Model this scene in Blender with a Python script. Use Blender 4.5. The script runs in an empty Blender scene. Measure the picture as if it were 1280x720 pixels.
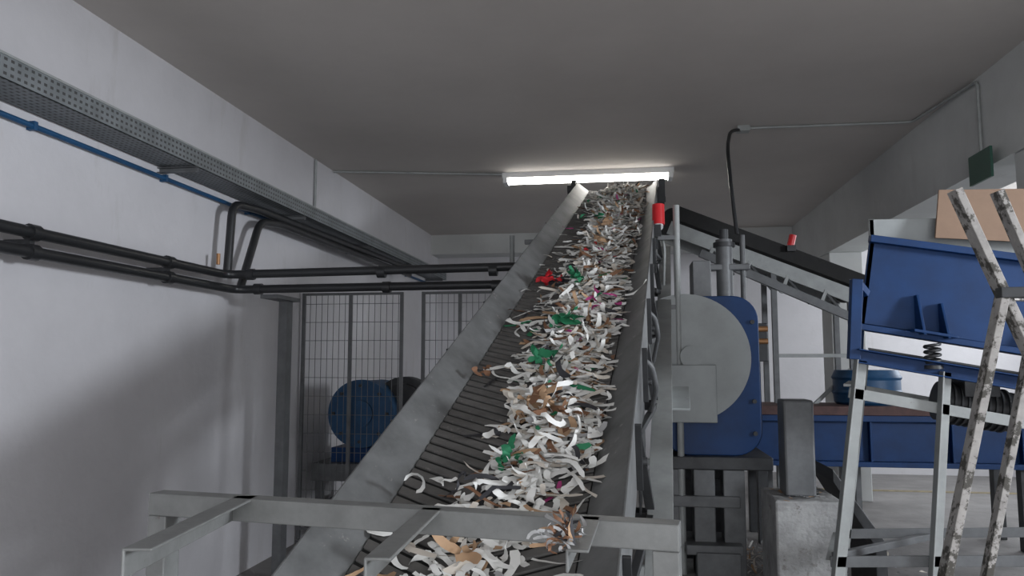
import bpy, math, random
from mathutils import Vector, Matrix
random.seed(7)

# ------------------------------------------------------------------ materials
def mat(name, col, rough=0.6, metal=0.0, nscale=6.0, namt=0.15, bump=0.0, col2=None, bscale=None, spots=None, streak=None, spec=0.5):
    m = bpy.data.materials.new(name); m.use_nodes = True
    nt = m.node_tree; N = nt.nodes; L = nt.links
    b = N['Principled BSDF']
    b.inputs['Roughness'].default_value = rough
    b.inputs['Metallic'].default_value = metal
    b.inputs['Specular IOR Level'].default_value = spec
    tc = N.new('ShaderNodeTexCoord')
    no = N.new('ShaderNodeTexNoise'); no.inputs['Scale'].default_value = nscale
    no.inputs['Detail'].default_value = 6; no.inputs['Roughness'].default_value = 0.65
    L.new(tc.outputs['Object'], no.inputs['Vector'])
    mx = N.new('ShaderNodeMix'); mx.data_type = 'RGBA'
    c2 = col2 if col2 else tuple(c * (1 - namt * 2) for c in col)
    mx.inputs[6].default_value = (*col, 1); mx.inputs[7].default_value = (*c2, 1)
    rp = N.new('ShaderNodeValToRGB')
    rp.color_ramp.elements[0].position = 0.38; rp.color_ramp.elements[1].position = 0.68
    L.new(no.outputs['Fac'], rp.inputs['Fac']); L.new(rp.outputs['Color'], mx.inputs[0])
    out = mx.outputs[2]
    layers = []
    if spots: layers.append((spots[0], spots[1], spots[2], (1, 1, 1), .05))
    if streak: layers.append((streak[0], streak[1], streak[2], (1, 1, .22), .16))
    for sc, thr, scol, stretch, soft in layers:
        mp = N.new('ShaderNodeMapping'); mp.inputs['Scale'].default_value = stretch
        L.new(tc.outputs['Object'], mp.inputs['Vector'])
        n2 = N.new('ShaderNodeTexNoise'); n2.inputs['Scale'].default_value = sc
        n2.inputs['Detail'].default_value = 8; n2.inputs['Roughness'].default_value = 0.7
        L.new(mp.outputs['Vector'], n2.inputs['Vector'])
        r2 = N.new('ShaderNodeValToRGB')
        r2.color_ramp.elements[0].position = thr; r2.color_ramp.elements[1].position = thr + soft
        L.new(n2.outputs['Fac'], r2.inputs['Fac'])
        m2 = N.new('ShaderNodeMix'); m2.data_type = 'RGBA'
        L.new(r2.outputs['Color'], m2.inputs[0]); L.new(out, m2.inputs[6])
        m2.inputs[7].default_value = (*scol, 1); out = m2.outputs[2]
    L.new(out, b.inputs['Base Color'])
    if bump > 0:
        bp = N.new('ShaderNodeBump'); bp.inputs['Strength'].default_value = bump
        bp.inputs['Distance'].default_value = 0.01
        n3 = N.new('ShaderNodeTexNoise'); n3.inputs['Scale'].default_value = bscale or nscale * 5
        n3.inputs['Detail'].default_value = 5
        L.new(tc.outputs['Object'], n3.inputs['Vector'])
        L.new(n3.outputs['Fac'], bp.inputs['Height']); L.new(bp.outputs['Normal'], b.inputs['Normal'])
    return m

def emis(name, col, s):
    m = bpy.data.materials.new(name); m.use_nodes = True
    b = m.node_tree.nodes['Principled BSDF']
    b.inputs['Base Color'].default_value = (*col, 1)
    b.inputs['Emission Color'].default_value = (*col, 1)
    b.inputs['Emission Strength'].default_value = s
    return m

def tray_mat():
    m = mat('galvanised_perforated', (0.22, 0.24, 0.25), 0.55, 0.3, 8, 0.15)
    nt = m.node_tree; N = nt.nodes; L = nt.links
    b = N['Principled BSDF']
    src = b.inputs['Base Color'].links[0].from_socket
    tc = N.new('ShaderNodeTexCoord'); sp = N.new('ShaderNodeSeparateXYZ')
    L.new(tc.outputs['Object'], sp.inputs[0])
    def slot(sock, freq, width):
        a = N.new('ShaderNodeMath'); a.operation = 'MULTIPLY'; a.inputs[1].default_value = freq
        L.new(sock, a.inputs[0])
        f = N.new('ShaderNodeMath'); f.operation = 'FRACT'; L.new(a.outputs[0], f.inputs[0])
        l = N.new('ShaderNodeMath'); l.operation = 'LESS_THAN'; l.inputs[1].default_value = width
        L.new(f.outputs[0], l.inputs[0]); return l.outputs[0]
    s1 = slot(sp.outputs['Y'], 28, 0.5)
    ad = N.new('ShaderNodeMath'); ad.operation = 'ADD'
    L.new(sp.outputs['X'], ad.inputs[0]); L.new(sp.outputs['Z'], ad.inputs[1])
    s2 = slot(ad.outputs[0], 34, 0.42)
    mu = N.new('ShaderNodeMath'); mu.operation = 'MULTIPLY'; L.new(s1, mu.inputs[0]); L.new(s2, mu.inputs[1])
    mx = N.new('ShaderNodeMix'); mx.data_type = 'RGBA'
    L.new(mu.outputs[0], mx.inputs[0]); L.new(src, mx.inputs[6]); mx.inputs[7].default_value = (0.06, 0.06, 0.06, 1)
    L.new(mx.outputs[2], b.inputs['Base Color'])
    return m

M_wall = mat('painted_plaster', (0.60, 0.59, 0.61), 0.85, 0, 1.3, 0.05, 0.25, bscale=18, spots=(6.5, 0.70, (0.40, 0.38, 0.37)), streak=(3.2, 0.58, (0.50, 0.485, 0.485)))
M_ceil = mat('ceiling_plaster', (0.55, 0.515, 0.485), 0.9, 0, 0.9, 0.05, 0.15, bscale=10)
M_beam = mat('beam_plaster', (0.58, 0.59, 0.58), 0.85, 0, 1.5, 0.06, 0.2, bscale=14, streak=(3, 0.58, (0.47, 0.47, 0.46)))
M_floor = mat('concrete_floor', (0.25, 0.24, 0.235), 0.6, 0, 2.2, 0.18, 0.3, bscale=30, spots=(9, 0.62, (0.16, 0.15, 0.14)))
M_conc = mat('rough_concrete', (0.36, 0.36, 0.355), 0.9, 0, 7, 0.2, 0.6, bscale=40, spots=(12, 0.60, (0.20, 0.19, 0.18)))
M_grey = mat('grey_painted_steel', (0.33, 0.345, 0.34), 0.5, 0.1, 9, 0.1, 0.05, spots=(22, 0.66, (0.14, 0.11, 0.09)))
M_mid = mat('weathered_grey_steel', (0.14, 0.145, 0.15), 0.5, 0.2, 9, 0.15, 0.05, spots=(22, 0.66, (0.08, 0.07, 0.06)))
M_frame = mat('frame_grey_paint', (0.20, 0.205, 0.20), 0.45, 0.1, 14, 0.12, 0.05, spots=(30, 0.66, (0.10, 0.08, 0.07)))
M_plate = mat('worn_side_plate', (0.18, 0.185, 0.185), 0.52, 0.15, 5, 0.22, 0.06, spots=(14, 0.62, (0.28, 0.27, 0.26)))
M_dark = mat('dark_steel', (0.05, 0.052, 0.055), 0.5, 0.3, 9, 0.2, spots=(20, 0.66, (0.12, 0.10, 0.08)))
M_rub = mat('belt_rubber', (0.015, 0.015, 0.015), 0.8, 0, 12, 0.2)
M_rib = mat('belt_rib_dusty', (0.125, 0.12, 0.114), 0.75, 0, 9, 0.2, 0.1, spots=(30, 0.63, (0.18, 0.17, 0.16)))
M_blk = mat('black_pipe_coating', (0.020, 0.021, 0.023), 0.38, 0, 9, 0.15, spots=(30, 0.68, (0.10, 0.10, 0.10)))
M_blue = mat('blue_machine_paint', (0.004, 0.036, 0.13), 0.5, 0.0, 6, 0.15, 0.05, spots=(14, 0.67, (0.02, 0.045, 0.10)), spec=.3)
M_blue2 = mat('blue_plastic_paint', (0.01, 0.07, 0.17), 0.5, 0, 6, 0.15)
M_disc = mat('guard_grey', (0.31, 0.33, 0.33), 0.5, 0.05, 5, 0.08, spots=(12, 0.67, (0.2, 0.2, 0.2)))
M_red = mat('red_plastic', (0.60, 0.015, 0.02), 0.4, 0, 6, 0.1)
M_brown = mat('red_brown_timber', (0.10, 0.05, 0.045), 0.7, 0, 10, 0.2)
M_card = mat('cardboard', (0.27, 0.18, 0.125), 0.85, 0, 6, 0.08)
M_paintwood = mat('paint_splattered_wood', (0.42, 0.40, 0.38), 0.75, 0, 18, 0.15, 0.1, spots=(17, 0.50, (0.075, 0.07, 0.06)))
M_wht = mat('white_enamel', (0.75, 0.76, 0.76), 0.4, 0, 6, 0.03)
M_green = mat('sign_green', (0.02, 0.08, 0.055), 0.5, 0, 6, 0.05)
M_yel = mat('floor_line_yellow', (0.30, 0.25, 0.15), 0.7, 0, 12, 0.25)
M_tray = tray_mat()
M_tube = emis('lit_fluorescent_tube', (1.0, 0.97, 0.92), 12)
M_glass = emis('daylit_window_pane', (0.85, 0.92, 1.0), 1.0)
M_brass = mat('brass_fitting', (0.35, 0.18, 0.08), 0.4, 0.5)
PAPER = [mat('paper_white', (0.76, 0.76, 0.73), 0.8, 0, 14, 0.05),
         mat('paper_cream', (0.62, 0.57, 0.50), 0.8, 0, 14, 0.08),
         mat('paper_grey', (0.40, 0.40, 0.40), 0.8, 0, 14, 0.08),
         mat('paper_tan', (0.42, 0.27, 0.16), 0.8, 0, 14, 0.1),
         mat('paper_brown', (0.22, 0.11, 0.06), 0.8, 0, 14, 0.1),
         mat('paper_green', (0.02, 0.20, 0.09), 0.7, 0, 14, 0.1),
         mat('paper_red', (0.60, 0.02, 0.03), 0.7, 0, 14, 0.1),
         mat('paper_magenta', (0.42, 0.05, 0.20), 0.7, 0, 14, 0.1),
         mat('paper_black', (0.03, 0.03, 0.035), 0.7, 0, 14, 0.1)]

# ------------------------------------------------------------------ mesh builder
class B:
    def __init__(s, name, M=None):
        s.name = name; s.v = []; s.f = []; s.fm = []; s.fs = []; s.mats = []; s.M = M
    def mi(s, m):
        if m not in s.mats: s.mats.append(m)
        return s.mats.index(m)
    def add(s, vs, fs, m, smooth=False):
        o = len(s.v); i = s.mi(m)
        s.v += [tuple(v) for v in vs]
        for f in fs:
            s.f.append([o + k for k in f]); s.fm.append(i); s.fs.append(smooth)
        return s
    def box(s, lo, hi, m):
        x0, y0, z0 = lo; x1, y1, z1 = hi
        vs = [(x0, y0, z0), (x1, y0, z0), (x1, y1, z0), (x0, y1, z0), (x0, y0, z1), (x1, y0, z1), (x1, y1, z1), (x0, y1, z1)]
        return s.add(vs, [(0, 3, 2, 1), (4, 5, 6, 7), (0, 1, 5, 4), (1, 2, 6, 5), (2, 3, 7, 6), (3, 0, 4, 7)], m)
    def sweep(s, p1, p2, prof, m, up=(0, 0, 1)):
        p1 = Vector(p1); p2 = Vector(p2); d = (p2 - p1).normalized(); u = Vector(up)
        if abs(d.dot(u)) > 0.98: u = Vector((0, 1, 0))
        r = d.cross(u).normalized(); u = r.cross(d).normalized()
        n = len(prof)
        vs = [p1 + r * a + u * b for a, b in prof] + [p2 + r * a + u * b for a, b in prof]
        fs = [(i, (i + 1) % n, n + (i + 1) % n, n + i) for i in range(n)]
        fs += [tuple(reversed(range(n))), tuple(range(n, 2 * n))]
        return s.add(vs, fs, m)
    def beam(s, p1, p2, w, h, m, up=(0, 0, 1)):
        return s.sweep(p1, p2, [(-w / 2, -h / 2), (w / 2, -h / 2), (w / 2, h / 2), (-w / 2, h / 2)], m, up)
    def chan(s, p1, p2, w, h, t, m, up=(0, 0, 1), flip=1):
        w2 = w * flip
        pr = [(0, -h / 2), (w2, -h / 2), (w2, -h / 2 + t), (t * flip, -h / 2 + t), (t * flip, h / 2 - t), (w2, h / 2 - t), (w2, h / 2), (0, h / 2)]
        return s.sweep(p1, p2, pr, m, up)
    def angle(s, p1, p2, w, t, m, up=(0, 0, 1), fx=1, fz=-1):
        pr = [(0, 0), (w * fx, 0), (w * fx, t * fz), (t * fx, t * fz), (t * fx, w * fz), (0, w * fz)]
        return s.sweep(p1, p2, pr, m, up)
    def cyl(s, p1, p2, r, m, r2=None, seg=24):
        return s.tube([p1, p2], r, m, seg, r2)
    def tube(s, pts, r, m, seg=12, r2=None):
        pts = [Vector(p) for p in pts]; n = len(pts); vs = []; u = None
        for i, p in enumerate(pts):
            if i == 0: d = pts[1] - p
            elif i == n - 1: d = p - pts[i - 1]
            else: d = (p - pts[i - 1]).normalized() + (pts[i + 1] - p).normalized()
            d.normalize()
            if u is None:
                u = Vector((0, 0, 1)) if abs(d.z) < 0.9 else Vector((1, 0, 0))
            u = (u - d * u.dot(d)).normalized(); w = d.cross(u)
            rr = r if r2 is None else r + (r2 - r) * i / (n - 1)
            for k in range(seg):
                a = 2 * math.pi * k / seg
                vs.append(p + (u * math.cos(a) + w * math.sin(a)) * rr)
        fs = []
        for i in range(n - 1):
            for k in range(seg):
                fs.append((i * seg + k, i * seg + (k + 1) % seg, (i + 1) * seg + (k + 1) % seg, (i + 1) * seg + k))
        s.add(vs, fs, m, True)
        s.add(vs[:seg], [tuple(reversed(range(seg)))], m); s.add(vs[-seg:], [tuple(range(seg))], m)
        return s
    def poly(s, pts, d, m):   # extruded polygon
        d = Vector(d); n = len(pts); a = [Vector(p) for p in pts]; vs = a + [p + d for p in a]
        fs = [(i, (i + 1) % n, n + (i + 1) % n, n + i) for i in range(n)] + [tuple(reversed(range(n))), tuple(range(n, 2 * n))]
        return s.add(vs, fs, m)
    def done(s, bevel=0.0):
        me = bpy.data.meshes.new(s.name)
        vs = [tuple(s.M @ Vector(v)) for v in s.v] if s.M else s.v
        me.from_pydata(vs, [], s.f)
        for m in s.mats: me.materials.append(m)
        me.polygons.foreach_set('material_index', s.fm)
        me.polygons.foreach_set('use_smooth', s.fs)
        me.update()
        o = bpy.data.objects.new(s.name, me); bpy.context.scene.collection.objects.link(o)
        if bevel > 0:
            import bmesh
            bm = bmesh.new(); bm.from_mesh(me); bmesh.ops.recalc_face_normals(bm, faces=bm.faces); bm.to_mesh(me); bm.free()
            b = o.modifiers.new('bevel', 'BEVEL'); b.width = bevel; b.segments = 2; b.limit_method = 'ANGLE'; b.angle_limit = math.radians(50)
        return o

def fillet(pts, r, n=6):
    pts = [Vector(p) for p in pts]; out = [pts[0]]
    for i in range(1, len(pts) - 1):
        a, b, c = pts[i - 1], pts[i], pts[i + 1]
        p = b + (a - b).normalized() * r; q = b + (c - b).normalized() * r
        for k in range(n + 1):
            t = k / n; out.append(p * (1 - t) ** 2 + b * 2 * t * (1 - t) + q * t * t)
    out.append(pts[-1]); return out

# ------------------------------------------------------------------ room
XL, XR, YB, YF, ZC = -2.63, 5.6, 10.7, -3.0, 3.2
B('floor').box((XL - .2, YF - .2, -.1), (XR + .2, YB + .2, 0), M_floor).done()
B('ceiling').box((XL - .2, YF - .2, ZC), (XR + .2, YB + .2, ZC + .15), M_ceil).done()
B('wall_left').box((XL - .2, YF, 0), (XL, YB, ZC), M_wall).done()
B('wall_back').box((XL - .2, YB, 0), (XR + .2, YB + .2, ZC), M_wall).done()
w = B('wall_right')
def wall_open(b, x0, x1, spans, z0, z1):
    y = YF
    for a, c in spans:
        b.box((x0, y, 0), (x1, a, ZC), M_wall); b.box((x0, a, 0), (x1, c, z0), M_wall); b.box((x0, a, z1), (x1, c, ZC), M_wall); y = c
    b.box((x0, y, 0), (x1, YB, ZC), M_wall)
wins = [(0.4, 2.2), (7.4, 9.8)]
wall_open(w, XR, XR + .2, wins, 1.5, 2.8); w.done()
for i, (a, c) in enumerate(wins):
    b = B('window_%d' % (i + 1))
    b.box((XR + .10, a, 1.5), (XR + .12, c, 2.8), M_glass)
    for y in (a, (a + c) / 2 - .025, c - .05): b.box((XR + .06, y, 1.5), (XR + .16, y + .05, 2.8), M_wht)
    for z in (1.5, 2.75): b.box((XR + .06, a, z), (XR + .16, c, z + .05), M_wht)
    b.done()
b = B('wall_front')
b.box((XL, YF - .2, 0), (-1.4, YF, ZC), M_wall).box((3.0, YF - .2, 0), (XR, YF, ZC), M_wall).box((-1.4, YF - .2, 2.7), (3.0, YF, ZC), M_wall)
b.done()
B('ceiling_beam').box((2.19, YF, 2.62), (2.55, YB, ZC), M_beam).done()
B('ceiling_beam').box((XL, 10.3, 2.93), (2.19, YB, ZC), M_beam).done()
B('concrete_column').box((2.2, 4.15, 0), (2.54, 4.62, 2.62), M_beam).done(.01)
B('concrete_column').box((2.2, 8.6, 0), (2.54, 9.0, 2.62), M_beam).done(.01)
B('floor_marking').box((2.0, 9.3, 0), (5.4, 9.4, .004), M_yel).done()

# ------------------------------------------------------------------ fluorescent light
b = B('fluorescent_light')
b.box((-1.10, 6.93, 3.15), (.47, 7.07, 3.2), M_wht)
for y in (6.95, 7.05): b.cyl((-1.05, y, 3.13), (.42, y, 3.13), .019, M_tube, seg=12)
for x in (-1.09, .42): b.box((x, 6.92, 3.10), (x + .04, 7.08, 3.16), M_wht)
b.done()

# ------------------------------------------------------------------ cable tray etc. (left wall)
b = B('cable_tray')
b.box((-2.61, -2.9, 2.56), (-2.40, 10.25, 2.563), M_tray)
b.box((-2.403, -2.9, 2.56), (-2.40, 10.25, 2.66), M_tray)
b.box((-2.61, -2.9, 2.56), (-2.607, 10.25, 2.66), M_tray)
b.box((-2.41, -2.9, 2.655), (-2.395, 10.25, 2.665), M_grey)
for k in range(9):
    y = -2 + k * 1.5
    b.chan((-2.628, y, 2.54), (-2.39, y, 2.54), .03, .03, .004, M_mid)
for x, r in ((-2.45, .016), (-2.50, .012), (-2.54, .018)): b.cyl((x, -2.9, 2.58), (x, 10.25, 2.58), r, M_blk, seg=8)
b.done()
b = B('blue_conduit')
b.cyl((-2.605, -2.9, 2.50), (-2.605, 10.6, 2.50), .013, M_blue2, seg=12)
for k in range(12): b.box((-2.628, -2 + k, 2.480), (-2.588, -1.978 + k, 2.520), M_blue2)
b.done()
b = B('black_pipework')
R = .027
b.tube(fillet([(-2.5, -2.9, 2.0), (-2.5, 4.55, 2.0), (-.62, 4.55, 2.02)], .1), R, M_blk, 14)
b.tube(fillet([(-2.5, -2.9, 1.915), (-2.5, 4.66, 1.915), (-.62, 4.66, 1.925)], .1), R, M_blk, 14)
b.tube(fillet([(-2.5, 4.56, 2.0), (-2.5, 4.60, 2.47), (-2.5, 4.95, 2.50), (-2.42, 8.5, 2.51)], .09), R, M_blk, 14)
b.tube(fillet([(-2.5, 4.74, 1.94), (-2.5, 4.98, 2.42), (-2.5, 5.3, 2.46), (-2.42, 8.5, 2.44)], .09), R, M_blk, 14)
for y in (-.5, .8, 2.9, 3.9):
    for z in (2.0, 1.915): b.cyl((-2.5, y, z), (-2.5, y + .05, z), .036, M_blk, seg=14)
    b.box((-2.628, y + .01, 1.95), (-2.5, y + .04, 1.97), M_dark)
for x in (-2.36, -1.5, -.8):
    b.cyl((x, 4.55, 2.0), (x + .05, 4.55, 2.0), .036, M_blk, seg=14)
    b.cyl((x, 4.66, 1.917), (x + .05, 4.66, 1.917), .036, M_blk, seg=14)
b.cyl((-2.53, 4.5, 2.06), (-2.53, 4.5, 2.13), .012, M_brass)
b.done()
b = B('wall_conduit')
b.cyl((-2.615, 6.2, 2.66), (-2.615, 6.2, 3.19), .012, M_grey, seg=10)
b.cyl((-2.62, 6.62, 3.188), (-1.1, 6.95, 3.188), .010, M_grey, seg=10)
b.done()
b = B('ceiling_conduit')
b.tube(fillet([(.95, 5.8, 3.188), (2.10, 5.82, 3.188), (2.175, 4.95, 3.17), (2.175, 4.95, 2.6)], .05), .010, M_grey, 10)
b.box((.86, 5.76, 3.16), (.95, 5.84, 3.2), M_grey)
b.done()
b = B('hanging_power_cable')
b.tube(fillet([(.88, 5.78, 3.17), (.80, 5.70, 3.15), (.74, 5.45, 2.95), (.74, 5.3, 2.6), (.76, 5.25, 2.3)], .1), .013, M_blk, 10)
b.done()
b = B('exit_sign')
b.box((2.12, 4.72, 2.52), (2.135, 5.0, 2.70), M_green).box((2.135, 4.84, 2.6), (2.19, 4.87, 2.62), M_grey)
b.done()

# ------------------------------------------------------------------ main conveyor (local frame: x across, y along, z normal)
s_ = Vector((.998, -.0637, 0)).normalized(); d_ = Vector((.0594, .9305, .3616)).normalized(); n_ = s_.cross(d_).normalized(); s_ = d_.cross(n_)
O = Vector((-.36, 1.75, 1.005))
MC = Matrix(((s_.x, d_.x, n_.x, O.x), (s_.y, d_.y, n_.y, O.y), (s_.z, d_.z, n_.z, O.z), (0, 0, 0, 1)))
Y0, Y1 = -1.7, 5.45
c = B('inclined_conveyor', MC)
c.box((-.262, Y0, -.012), (.262, Y1, 0), M_rub)
for yy in (Y1, Y0):
    c.cyl((-.26, yy, -.10), (.26, yy, -.10), .10, M_rub, seg=32)
    c.cyl((-.42, yy, -.10), (.42, yy, -.10), .025, M_dark, seg=14)
    for sx in (-.38, .36): c.box((sx, yy - .07, -.17), (sx + .05, yy + .07, -.03), M_dark)
c.box((-.25, Y0, -.205), (.25, Y1, -.195), M_rub)
y = Y0 + .15
while y < Y1 - .02:
    for sg in (-1, 1):
        x0, x1 = sg * .008, sg * .252
        c.poly([(x0, y - .13, 0), (x1, y, 0), (x1, y + .034, 0), (x0, y - .096, 0)] if sg > 0 else
               [(x1, y, 0), (x0, y - .13, 0), (x0, y - .096, 0), (x1, y + .034, 0)], (0, 0, .007), M_rib)
    y += .049
for sg in (-1, 1):
    c.poly([(sg * .255, Y0, .004), (sg * .35, Y0, .082), (sg * .35, Y0, .077), (sg * .255, Y0, -.002)], (0, Y1 - Y0, 0), M_plate)
    c.box((min(sg * .35, sg * .356), Y0, -.14), (max(sg * .35, sg * .356), Y1 + .03, .084), M_plate)
    c.box((min(sg * .31, sg * .356), Y0, -.145), (max(sg * .31, sg * .356), Y1, -.139), M_plate)
    yy = Y0 + .4
    while yy < Y1 - .3:
        c.box((min(sg * .356, sg * .375), yy, -.14), (max(sg * .356, sg * .375), yy + .008, .07), M_dark)
        c.cyl((sg * .30, yy + .1, -.10), (sg * .385, yy + .1, -.10), .014, M_dark, seg=10)
        yy += .62
    xc = sg * .413
    c.chan((xc + .042, -1.1, -.436), (xc + .042, 4.9, -.436), .06, .07, .005, M_grey, flip=-1)
    c.box((xc - .043, -1.1, -.405), (xc + .043, 4.9, -.40), M_grey)
    yy = -.9
    while yy < 4.8:
        c.beam((sg * .345, yy, -.13), (sg * .38, yy, -.41), .03, .03, M_dark)
        c.beam((sg * .345, yy + .02, -.14), (sg * .38, yy + .85, -.41), .022, .022, M_dark)
        yy += .9
yy = -.9
while yy < 5:
    c.beam((-.40, yy, -.43), (.40, yy, -.43), .035, .035, M_dark)
    c.cyl((-.27, yy + .3, -.17), (.27, yy + .3, -.17), .025, M_dark, seg=12)
    yy += .9
for yy in (1.3, 1.9):
    c.tube(fillet([(.356, yy, -.02), (.385, yy, -.04), (.40, yy + .04, -.15), (.37, yy + .16, -.32)], .03), .010, M_mid, 10)
for yy in (3.6,):
    c.tube(fillet([(.36, yy, -.05), (.40, yy, -.02), (.42, yy - .02, -.12), (.41, yy - .05, -.36)], .03), .009, M_grey, 10)
c.box((.345, .85, -.40), (.352, 1.35, -.10), M_dark)
c.box((.43, 1.80, -.455), (.535, 2.05, -.445), M_disc)
c.cyl((-.36, Y1 - .05, .03), (-.40, Y1 - .05, .03), .085, M_dark, seg=24)
c.cyl((-.40, Y1 - .05, .03), (-.44, Y1 - .05, .03), .045, M_dark, seg=24)
c.cyl((.36, Y1 - .25, .0), (.40, Y1 - .25, .0), .05, M_dark, seg=20)
c.box((.37, Y1 - .45, -.05), (.42, Y1 - .38, .14), M_dark)
c.M = None; c.v = [tuple(MC @ Vector(v)) for v in c.v]
def cw(x, y, z): return MC @ Vector((x, y, z))
for yy in (-.9, 1.7, 3.35, 4.9):
    for sg in (-1, 1):
        p = cw(sg * .413, yy, -.45)
        if yy != 3.35:
            c.beam((p.x, p.y, 0), (p.x, p.y, p.z), .05, .05, M_grey, up=(0, 1, 0))
        else:
            q = p + Vector((.085 * sg, 0, 0))
            c.cyl((q.x, q.y, 0), (q.x, q.y, q.z + (.66 if sg > 0 else .2)), .021, M_grey, seg=16)
            for dz in (.0, .45): c.beam((q.x, q.y, q.z + dz), (q.x - .12 * sg, q.y, q.z + dz), .03, .03, M_mid)
        c.box((p.x - .07, p.y - .07, 0), (p.x + .07, p.y + .07, .012), M_grey)
    a = cw(-.413, yy, -.42); q = cw(.413, yy, -.42)
    c.beam((a.x, a.y, a.z * .45), (q.x, q.y, a.z * .45), .04, .04, M_grey)
c.done(.0015)
b = B('emergency_stop', MC)
b.box((.358, 3.50, -.02), (.40, 3.62, .06), M_dark)
b.cyl((.385, 3.54, .05), (.385, 3.60, .17), .040, M_red, seg=24)
b.cyl((.385, 3.52, .04), (.385, 3.54, .05), .03, M_wht, seg=24)
b.done()

# ------------------------------------------------------------------ shredded paper
def interp(y, tab):
    if y <= tab[0][0]: return tab[0][1:]
    for a, c2 in zip(tab, tab[1:]):
        if y <= c2[0]:
            t = (y - a[0]) / (c2[0] - a[0]); return [p + (q - p) * t for p, q in zip(a[1:], c2[1:])]
    return tab[-1][1:]
TAB = [(-1.6, -.05, .11, .3, .01), (-.2, -.02, .12, .42, .015), (.12, .05, .11, .5, .02), (.4, .125, .07, .9, .035), (1.0, .095, .085, .9, .035), (1.75, .075, .105, .8, .035), (3.4, .085, .09, .75, .03), (5.45, .06, .10, 1.1, .045)]
def strip(bd, p, head, pitch, L, wd, n, k1, k2, roll, rr, m, zmin, zmax=.13):
    vs = []; p = Vector(p); t0 = random.uniform(.35, 1); t1 = random.uniform(.1, .9)
    for i in range(n + 1):
        d = Vector((math.cos(head) * math.cos(pitch), math.sin(head) * math.cos(pitch), math.sin(pitch)))
        side = Vector((-math.sin(head), math.cos(head), 0)); up = side.cross(d)
        k = 1.0
        if i == 0: k = t0
        elif i == n: k = t1
        wv = (side * math.cos(roll) + up * math.sin(roll)) * wd * (k + random.uniform(-.2, .15)) / 2
        q = p.copy(); e = abs(wv.z)
        q.z = max(q.z, zmin + e)
        vs += [q - wv, q + wv]
        p = q + d * (L / n)
        head += k1 + random.gauss(0, .14); pitch += k2 + random.gauss(0, .07)
        if p.z > zmin + zmax: pitch = min(pitch, -.2)
        roll += rr
    bd.add(vs, [(2 * i, 2 * i + 1, 2 * i + 3, 2 * i + 2) for i in range(n)], m, True)
def pick():
    r = random.random()
    for t, i in ((.60, 0), (.79, 1), (.825, 2), (.90, 3), (.95, 4), (.96, 5), (.963, 6), (.970, 7), (1.01, 8)):
        if r < t: return PAPER[i]
b = B('shredded_paper_pile', MC)
cnt = 0
while cnt < 4300:
    y = random.uniform(-1.6, Y1 + .02)
    cx, sg, dn, hh = interp(y, TAB)
    if random.random() > dn / 1.1: continue
    x = random.gauss(cx, sg * (1 if random.random() < .9 else 1.6))
    if not -.235 < x < .255: continue
    h = hh * math.exp(-((x - cx) / (sg * 1.2)) ** 2)
    z = random.random() ** .7 * h + .011
    zm = .011 if x < .22 else .011 + (x - .22) * .6
    curly = random.random() < .2
    L = random.uniform(.035, .09) if random.random() < .6 else random.uniform(.08, .15)
    strip(b, (x, y, z), random.uniform(0, 6.28), random.gauss(0, .12), L, random.uniform(.009, .024), 8,
          random.gauss(0, .15), random.gauss(-.02, .2 if curly else .05), random.gauss(0, .5 if curly else .18), random.gauss(0, .15 if curly else .05), pick(), zm, h + (.04 if curly else .015))
    cnt += 1
def bunch(x, y, z, n, m, wd=.03, L=.07, s=.03):
    for _ in range(n):
        strip(b, (x + random.gauss(0, s) - .02, y + random.gauss(0, s), z + random.uniform(0, .02)), random.choice((0, 3.14)) + random.gauss(0, .6), random.gauss(0, .3), L * random.uniform(.5, 1.2), wd * random.uniform(.5, 1.1), 8,
              random.gauss(0, .25), random.gauss(0, .25), random.gauss(0, .5), random.gauss(0, .25), m, .015, .08)
bunch(-.13, 2.35, .02, 8, PAPER[6], .04, .10); bunch(-.06, 2.3, .02, 7, PAPER[8], .04, .09)
bunch(.01, 2.25, .045, 7, PAPER[5], .035, .09, .02); bunch(.05, 1.58, .055, 9, PAPER[5], .035, .08, .02); bunch(.02, 1.12, .055, 8, PAPER[5], .032, .07, .02)
bunch(.20, 1.75, .05, 3, PAPER[7], .018, .10, .03); bunch(.16, 1.95, .05, 2, PAPER[7], .015, .10, .02); bunch(.04, .40, .045, 6, PAPER[5], .025, .05, .015)
bunch(.10, .65, .055, 7, PAPER[4], .035, .13, .03); bunch(.08, .75, .05, 9, PAPER[3], .03, .12, .04); bunch(.10, .7, .055, 6, PAPER[0], .02, .14, .05)
bunch(-.05, .25, .03, 3, PAPER[8], .015, .1); bunch(-.02, 4.0, .04, 5, PAPER[5], .03, .08); bunch(.02, 3.7, .04, 5, PAPER[3], .04, .1)
bunch(.12, 3.1, .04, 5, PAPER[3], .04, .1); bunch(.03, -.05, .03, 5, PAPER[3], .03, .09, .05)
bunch(-.15, .30, .012, 3, PAPER[0], .018, .09, .03); bunch(-.18, 1.05, .012, 3, PAPER[4], .03, .05, .02)
b.done()

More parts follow.
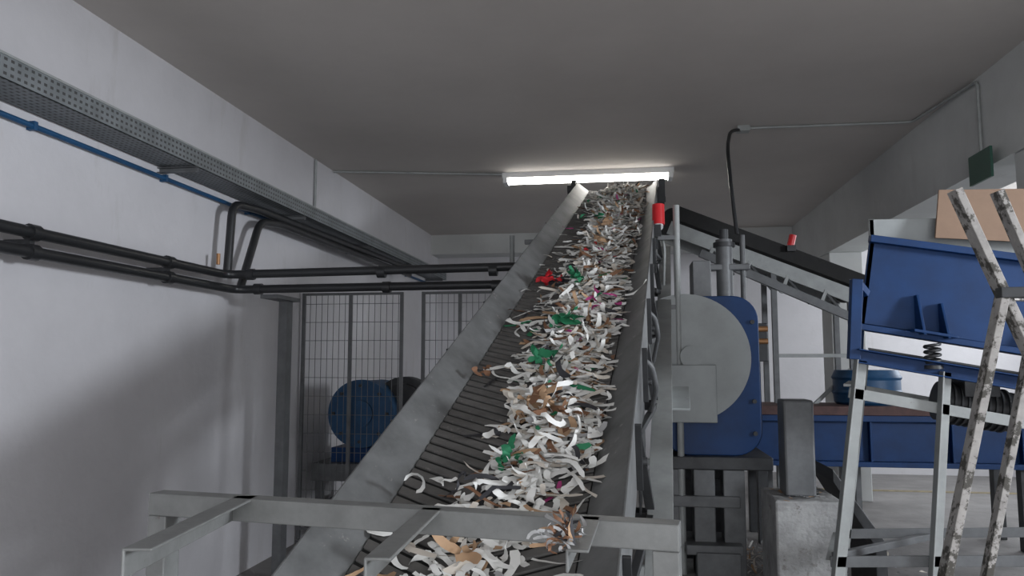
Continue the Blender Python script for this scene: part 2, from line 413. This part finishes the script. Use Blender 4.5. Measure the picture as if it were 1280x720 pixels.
# ------------------------------------------------------------------ foreground steel frame
b = B('steel_support_frame')
T = .046
Lp = Vector((-.996, 1.554, 1.15)); Rp = Vector((.092, 1.389, 1.15)); ax = (Rp - Lp).normalized()
b.beam(Lp, Rp, T, T, M_frame)
for p in (Lp + ax * T / 2, Rp - ax * T / 2):
    b.beam((p.x, p.y, 0), (p.x, p.y, 1.15 - T / 2), T, T, M_frame, up=tuple(Vector((ax.y, -ax.x, 0))))
    b.box((p.x - .06, p.y - .06, 0), (p.x + .06, p.y + .06, .01), M_frame)
b.angle((-.80, 1.53, 1.173), (-.745, 1.08, 1.173), .046, .005, M_frame, fx=-1, fz=-1)
b.angle((-.385, 1.46, 1.173), (-.37, 1.08, 1.173), .04, .005, M_frame, fx=-1, fz=-1)
b.angle((-.08, 1.42, 1.173), (-.09, 1.17, 1.173), .035, .005, M_frame, fx=-1, fz=-1)
b.beam((-.985, 1.56, .35), (.08, 1.40, .35), .04, .04, M_frame)
b.done(.003)
b = B('paper_scrap_clump')
for _ in range(70):
    strip(b, (-.10 + random.gauss(0, .012), 1.22 + random.gauss(0, .05), 1.178 + random.uniform(0, .01)), random.uniform(0, 6.28), random.gauss(0, .6), random.uniform(.02, .06), .006, 6,
          random.gauss(0, .4), random.gauss(-.1, .3), 0, .2, PAPER[random.choice((3, 2, 4, 8))], 1.174)
b.done()

# ------------------------------------------------------------------ mesh safety fence (left rear)
b = B('safety_fence')
FY = 6.0
xs = (-2.60, -2.20, -1.77, -1.59, -1.29, -.87)
for x in xs: b.beam((x, FY, 0), (x, FY, 2.01), .026, .026, M_mid, up=(0, 1, 0))
for a, c2 in ((-2.60, -1.77), (-1.59, -.87)):
    for z in (2.0, .12): b.beam((a, FY, z), (c2, FY, z), .02, .02, M_mid)
    x = a
    while x < c2: b.beam((x, FY + .01, .12), (x, FY + .01, 2.0), .004, .004, M_mid, up=(0, 1, 0)); x += .05
    z = .12
    while z < 2.0: b.beam((a, FY + .015, z), (c2, FY + .015, z), .004, .004, M_mid); z += .15
b.cyl((-.87, FY, 1.9), (-.87, FY, 2.45), .02, M_grey)
b.done()
b = B('steel_post')
b.chan((-2.27, 5.0, 0), (-2.27, 5.0, 1.88), .06, .09, .006, M_mid, up=(0, 1, 0))
b.box((-2.36, 4.94, 0), (-2.18, 5.06, .012), M_mid)
b.box((-2.34, 4.70, 1.86), (-2.22, 5.05, 1.885), M_mid)
b.done()

# ------------------------------------------------------------------ blue motor unit (left rear)
b = B('blue_blower_motor')
b.cyl((-2.17, 6.25, 1.02), (-2.17, 6.75, 1.02), .27, M_blue2, seg=48)
b.cyl((-2.17, 6.19, 1.02), (-2.17, 6.25, 1.02), .28, M_blue2, seg=48)
b.cyl((-2.17, 6.16, 1.02), (-2.17, 6.19, 1.02), .11, M_blue2, seg=32)
for k in range(8):
    a = k * math.pi / 4; b.cyl((-2.17 + .23 * math.cos(a), 6.17, 1.02 + .23 * math.sin(a)), (-2.17 + .23 * math.cos(a), 6.2, 1.02 + .23 * math.sin(a)), .014, M_dark, seg=8)
b.cyl((-1.88, 6.45, 1.06), (-1.88, 6.60, 1.06), .26, M_dark, seg=40)
b.cyl((-1.88, 6.40, 1.06), (-1.88, 6.45, 1.06), .20, M_blk, seg=40)
b.box((-2.42, 6.2, .62), (-1.90, 6.8, .74), M_blue)
b.box((-2.55, 6.1, .48), (-1.85, 6.9, .62), M_mid)
for x in (-2.52, -1.93):
    for y in (6.12, 6.8): b.box((x, y, 0), (x + .06, y + .06, .5), M_mid)
b.box((-2.5, 6.15, .15), (-1.9, 6.85, .30), M_mid)
b.done(.006)

# ------------------------------------------------------------------ shredder (right of conveyor)
b = B('blue_shredder_machine')
def rrect(x0, x1, z0, z1, r, n=8):
    pts = []
    for cx, cz, a0 in ((x1 - r, z1 - r, 0), (x0 + r, z1 - r, 90), (x0 + r, z0 + r, 180), (x1 - r, z0 + r, 270)):
        for k in range(n + 1):
            a = math.radians(a0 + 90 * k / n); pts.append((cx + r * math.cos(a), cz + r * math.sin(a)))
    return pts
b.poly([(x, 5.06, z) for x, z in rrect(.24, .85, .86, 1.87, .16)], (0, .62, 0), M_blue)
b.poly([(x, 5.68, z) for x, z in rrect(.30, .96, .80, 1.80, .16)], (0, .3, 0), M_blue)
b.cyl((.385, 5.0, 1.475), (.385, 5.06, 1.475), .405, M_disc, seg=72)
b.cyl((.385, 4.99, 1.475), (.385, 5.0, 1.475), .39, M_disc, seg=72)
b.cyl((.42, 4.96, 1.48), (.42, 4.99, 1.48), .07, M_disc, seg=32)
b.box((.27, 4.95, 1.07), (.57, 4.99, 1.43), M_disc)
for z in (1.0, 1.2, 1.7): b.cyl((.81, 5.04, z), (.81, 5.06, z), .014, M_dark, seg=10)
for z in (1.66, 1.58): b.cyl((.85, 5.15, z), (.92, 5.15, z), .018, M_brass, seg=14)
b.box((.86, 5.2, 1.45), (.93, 5.3, 1.7), M_dark)
b.box((.20, 4.98, .78), (.90, 6.0, .86), M_dark)
b.box((.20, 4.98, .55), (.70, 5.9, .62), M_mid)
for x in (.24, .42, .60): b.box((x, 5.0, .10), (x + .13, 5.16, .78), M_mid); b.box((x, 5.7, .0), (x + .13, 5.86, .78), M_dark)
b.box((.36, 4.9, .28), (.70, 5.3, .34), M_mid)
b.box((.30, 4.85, 0), (.72, 5.4, .14), M_conc)
b.box((.42, 4.88, .14), (.68, 5.1, .30), M_mid)
b.cyl((.68, 5.3, 1.87), (.68, 5.3, 2.27), .055, M_mid, seg=24)
b.cyl((.68, 5.3, 2.27), (.68, 5.3, 2.34), .03, M_dark, seg=16)
b.cyl((.68, 5.3, 2.22), (.68, 5.3, 2.25), .072, M_dark, seg=24)
b.box((.46, 5.2, 1.87), (.58, 5.45, 2.12), M_mid)
b.cyl((.80, 5.3, 1.87), (.80, 5.3, 2.30), .018, M_mid, seg=12)
b.box((.52, 5.25, 2.06), (.84, 5.34, 2.10), M_mid)
b.done(.006)

# ------------------------------------------------------------------ second (cross) conveyor
b = B('discharge_conveyor')
p1 = Vector((.48, 7.0, 2.80)); p2 = Vector((2.02, 7.0, 2.16)); dd = (p2 - p1).normalized(); nn = Vector((-dd.z, 0, dd.x))
if nn.z < 0: nn = -nn
off = lambda p, a: p + nn * a
for y in (6.8, 7.3):
    b.beam(off(p1, -.19) + Vector((0, y - 7, 0)), off(p2, -.19) + Vector((0, y - 7, 0)), .02, .12, M_grey, up=nn)
b.beam(off(p1, -.05) + Vector((0, .03, 0)), off(p2, -.05) + Vector((0, .03, 0)), .54, .12, M_rub, up=nn)
b.cyl(off(p2, -.10) + Vector((0, -.2, 0)), off(p2, -.10) + Vector((0, .3, 0)), .09, M_rub)
b.cyl(off(p1, -.10) + Vector((0, -.2, 0)), off(p1, -.10) + Vector((0, .3, 0)), .09, M_rub)
b.beam(off(p1, -.40) + Vector((.25, -.2, 0)) + dd * .1, off(p2, -.36) + Vector((0, -.2, 0)), .05, .07, M_mid, up=nn)
for t in (.25, .45, .65, .85):
    q = p1 + (p2 - p1) * t + Vector((0, -.2, 0)); b.beam(off(q, -.22), off(q, -.38), .03, .03, M_grey)
    b.beam(off(q, -.24), off(q, -.38) + dd * .25, .02, .02, M_dark)
for x in (1.9, 1.28):
    for y in (6.82, 7.28):
        zt = 2.80 - (x - .48) * .42 - .22
        b.beam((x, y, 0), (x, y, zt), .045, .045, M_mid, up=(0, 1, 0))
b.beam((1.28, 6.82, .8), (1.9, 6.82, 1.4), .03, .03, M_grey)
b.beam((1.28, 6.82, 1.5), (1.9, 6.82, 1.5), .03, .03, M_grey)
b.done(.002)
b = B('emergency_stop')
b.box((1.38, 6.70, 2.38), (1.45, 6.76, 2.43), M_dark); b.cyl((1.41, 6.73, 2.42), (1.435, 6.73, 2.52), .03, M_red)
b.done()

# ------------------------------------------------------------------ blue press bed / beam at rear right, with drum
b = B('blue_machine_bed')
b.box((1.0, 6.5, .66), (3.1, 7.0, 1.0), M_blue)
b.box((1.0, 6.42, .98), (3.1, 7.05, 1.03), M_blue); b.box((1.0, 6.42, .63), (3.1, 7.05, .67), M_blue)
for x in (1.3, 1.9, 2.5, 3.0): b.box((x, 6.44, .66), (x + .02, 6.52, 1.0), M_blue)
b.box((1.0, 6.4, 1.03), (3.1, 7.0, 1.10), M_brown)
for x in (1.05, 3.0):
    for y in (6.5, 6.95): b.box((x, y, 0), (x + .08, y + .08, .64), M_dark)
b.done(.004)
b = B('blue_plastic_drum')
prof = [(0, .20), (.02, .22), (.08, .225), (.1, .235), (.12, .225), (.2, .225), (.22, .235), (.24, .225), (.28, .21)]
for (z0, r0), (z1, r1) in zip(prof, prof[1:]): b.cyl((1.98, 6.75, 1.1 + z0), (1.98, 6.75, 1.1 + z1), r0 * 1.15, M_blue2, r2=r1 * 1.15, seg=32)
b.done()

# ------------------------------------------------------------------ concrete foundation and post
b = B('concrete_foundation_block')
b.box((.78, 4.3, 0), (1.13, 4.75, .72), M_conc)
b.box((.86, 4.42, .72), (1.02, 4.60, 1.24), M_mid)
b.done(.012)
b = B('steel_ramp')
b.poly([(1.15, 4.6, .02), (1.42, 4.6, .02), (1.42, 4.6, .45), (1.15, 4.6, .85), (1.15, 4.6, .78), (1.36, 4.6, .43), (1.36, 4.6, .08), (1.15, 4.6, .08)], (0, .5, 0), M_dark)
b.done(.004)
b = B('paper_scrap_pile')
for _ in range(500):
    x = random.gauss(1.1, .3); y = random.gauss(5.7, .4)
    strip(b, (x, y, .01 + random.random() * .05), random.uniform(0, 6.28), random.gauss(0, .3), random.uniform(.04, .12), .015, 6, random.gauss(0, .3), random.gauss(0, .2), 0, .1, PAPER[random.choice((0, 1, 2, 2, 3))], .008)
for _ in range(120):
    x = random.gauss(.95, .09); y = random.gauss(4.5, .1)
    if .79 < x < 1.12: strip(b, (x, y, .725), random.uniform(0, 6.28), 0, random.uniform(.02, .06), .01, 4, random.gauss(0, .3), 0, 0, .1, PAPER[random.choice((2, 2, 3, 8))], .727)
b.done()

# ------------------------------------------------------------------ blue vibrating hopper on stand (back side skewed to the right)
b = B('blue_feed_hopper')
yf, yb, sk = 3.5, 4.0, .17
front = [(1.07, 1.985), (1.95, 1.84), (1.93, 1.44), (1.01, 1.60)]
D = Vector((sk, yb - yf, 0))
b.poly([(x, yf, z) for x, z in front], (0, .02, 0), M_blue)
b.poly([(x + sk, yb, z) for x, z in front], (0, .02, 0), M_blue)
b.poly([(1.07, yf, 1.985), (1.09, yf, 1.985), (1.03, yf, 1.60), (1.01, yf, 1.60)], D, M_blue)
b.poly([(1.93, yf, 1.84), (1.95, yf, 1.84), (1.93, yf, 1.44), (1.91, yf, 1.44)], D, M_blue)
b.poly([(1.01, yf, 1.60), (1.93, yf, 1.44), (1.93, yf, 1.46), (1.01, yf, 1.62)], D, M_blue)
b.beam((1.06, yf - .02, 1.98), (1.96, yf - .02, 1.835), .04, .03, M_blue)
b.beam((1.00, yf - .02, 1.60), (1.94, yf - .02, 1.44), .04, .025, M_blue)
for x, h in ((1.235, .17), (1.33, .15), (1.70, .15)):
    zb = 1.60 - (x - 1.02) * .176
    b.poly([(x, yf, zb), (x, yf - .09, zb), (x, yf - .03, zb + h), (x, yf, zb + h)], (.012, 0, 0), M_blue)
b.poly([(1.20, yf - .09, 1.575), (1.37, yf - .09, 1.545), (1.37, yf - .09, 1.557), (1.20, yf - .09, 1.587)], (0, .09, 0), M_blue)
b.poly([(1.08, 3.54, 1.93), (1.93, 3.54, 1.82), (1.93, 3.54, 2.07), (1.08, 3.54, 2.075)], (0, .02, 0), M_disc)
b.poly([(1.25, 3.98, 1.93), (2.05, 3.98, 1.82), (2.05, 3.98, 2.07), (1.25, 3.98, 2.075)], (0, .02, 0), M_disc)
b.poly([(1.08, 3.54, 1.93), (1.10, 3.54, 1.93), (1.10, 3.54, 2.075), (1.08, 3.54, 2.075)], (.17, .46, 0), M_disc)
for x in (1.28, 1.72):
    zb = 1.585 - (x - 1.02) * .176 - .005
    pts = [(x + .028 * math.cos(a), yf - .05 + .028 * math.sin(a), zb - .10 + .09 * a / (8 * math.pi)) for a in [k * math.pi / 8 for k in range(65)]]
    b.tube(pts, .007, M_dark, 8)
    b.cyl((x, yf - .05, zb - .115), (x, yf - .05, zb - .10), .038, M_dark)
b.chan((.97, yf - .05, 1.475), (1.96, yf - .05, 1.30), .05, .06, .006, M_blue, flip=1)
b.chan((.97 + sk, yb, 1.475), (1.96 + sk, yb, 1.30), .05, .06, .006, M_blue, flip=-1)
b.beam((.99, yf - .05, 1.80), (.965, yf - .05, 1.46), .045, .045, M_blue, up=(0, 1, 0))
b.beam((.99 + sk, yb, 1.80), (.965 + sk, yb, 1.46), .045, .045, M_blue, up=(0, 1, 0))
b.beam((.99, yf - .05, 1.79), (1.04, yf - .01, 1.74), .03, .03, M_blue)
for y, k in ((yf - .05, 0), (yb, sk)):
    b.angle((.965 + k, y, 1.46), (.76 + k, y, 0), .055, .006, M_grey, up=(0, 1, 0))
    if k == 0: b.angle((1.30 + k, y, 1.41), (1.16 + k, y, 0), .05, .006, M_grey, up=(0, 1, 0))
    b.angle((1.82 + k, y, 1.32), (1.86 + k, y, 0), .05, .006, M_grey, up=(0, 1, 0))
    b.beam((.94 + k, y, 1.32), (1.83 + k, y, 1.16), .012, .045, M_grey)
    b.beam((.84 + k, y, .62), (1.84 + k, y, .66), .012, .045, M_mid)
for x, z in ((.94, 1.35), (.84, .62), (1.84, .64)): b.beam((x, yf - .05, z), (x + sk, yb, z), .04, .012, M_grey)
b.beam((.86, yf - .04, .64), (1.25 + sk, yb, .62), .03, .03, M_mid)
b.poly([(1.04, yf, 1.50), (1.90, yf, 1.35), (1.90, yf, 1.36), (1.04, yf, 1.51)], D, M_dark)
b.cyl((1.36, 3.65, 1.28), (1.66, 3.65, 1.23), .085, M_blk, seg=28)
for k in range(9):
    q = Vector((1.40, 3.65, 1.273)) + Vector((.027, 0, -.0045)) * k; b.cyl(q, q + Vector((.008, 0, -.0013)), .095, M_dark, seg=28)
b.box((1.44, 3.55, 1.30), (1.58, 3.75, 1.40), M_dark)
b.done(.002)
b = B('cardboard_sheet')
b.poly([(1.32, 3.46, 1.975), (1.92, 3.46, 1.93), (1.90, 3.50, 2.18), (1.36, 3.50, 2.19)], (0, .012, 0), M_card)
b.done()

# ------------------------------------------------------------------ paint splattered trestle
b = B('wooden_trestle')
yy = 2.4
b.beam((.975, yy, 1.955), (1.72, yy + .05, 0), .022, .06, M_paintwood, up=(0, 1, 0))
b.beam((1.08, yy - .03, 1.66), (.665, yy - .05, 0), .022, .05, M_paintwood, up=(0, 1, 0))
b.beam((1.25, yy + .35, 2.02), (1.95, yy + .40, 0), .022, .06, M_paintwood, up=(0, 1, 0))
b.beam((1.36, yy + .33, 1.70), (.96, yy + .33, 0), .022, .042, M_paintwood, up=(0, 1, 0))
b.beam((1.06, yy - .04, 1.645), (1.14, yy - .04, 1.645), .04, .03, M_dark)
b.beam((1.08, yy - .02, 1.64), (1.36, yy + .33, 1.66), .03, .03, M_paintwood)
b.beam((.75, yy - .04, .35), (1.6, yy + .03, .35), .02, .04, M_paintwood)
b.beam((.75, yy - .04, .35), (1.05, yy + .33, .35), .02, .04, M_paintwood)
b.done(.002)

# ------------------------------------------------------------------ lights
def area(name, loc, rot, sx, sy, power, col):
    l = bpy.data.lights.new(name, 'AREA'); l.shape = 'RECTANGLE'; l.size = sx; l.size_y = sy; l.energy = power; l.color = col
    o = bpy.data.objects.new(name, l); o.location = loc; o.rotation_euler = rot; bpy.context.scene.collection.objects.link(o); return o
area('window_daylight', (5.5, 1.3, 2.3), (0, math.radians(90), 0), .8, .9, 270, (.88, .93, 1.0))
area('window_daylight', (5.5, 8.6, 2.15), (0, math.radians(90), 0), 1.2, 2.2, 100, (.90, .95, 1.0))
area('rear_fill_lamp', (.8, -2.9, 1.4), (math.radians(90), 0, 0), 4.0, 2.4, 115, (.97, .98, 1.0))  # added lamp for soft fill, placed in the unseen rear wall opening
wd = bpy.data.worlds.new('overcast'); bpy.context.scene.world = wd; wd.use_nodes = True
wd.node_tree.nodes['Background'].inputs[0].default_value = (.8, .87, 1, 1); wd.node_tree.nodes['Background'].inputs[1].default_value = 0.8

# ------------------------------------------------------------------ camera
cp = math.radians(8.26); th = math.radians(5.47)
F = Vector((-math.sin(cp) * math.cos(th), math.cos(cp) * math.cos(th), math.sin(th)))
Rr = Vector((math.cos(cp), math.sin(cp), 0)); U = Rr.cross(F)
cd = bpy.data.cameras.new('camera'); cd.sensor_width = 36; cd.lens = 27; cd.clip_start = .05
co = bpy.data.objects.new('camera', cd)
co.matrix_world = Matrix(((Rr.x, U.x, -F.x, 0), (Rr.y, U.y, -F.y, 0), (Rr.z, U.z, -F.z, 1.45), (0, 0, 0, 1)))
bpy.context.scene.collection.objects.link(co); bpy.context.scene.camera = co
bpy.context.scene.view_settings.view_transform = 'Standard'
bpy.context.scene.view_settings.exposure = 0.1
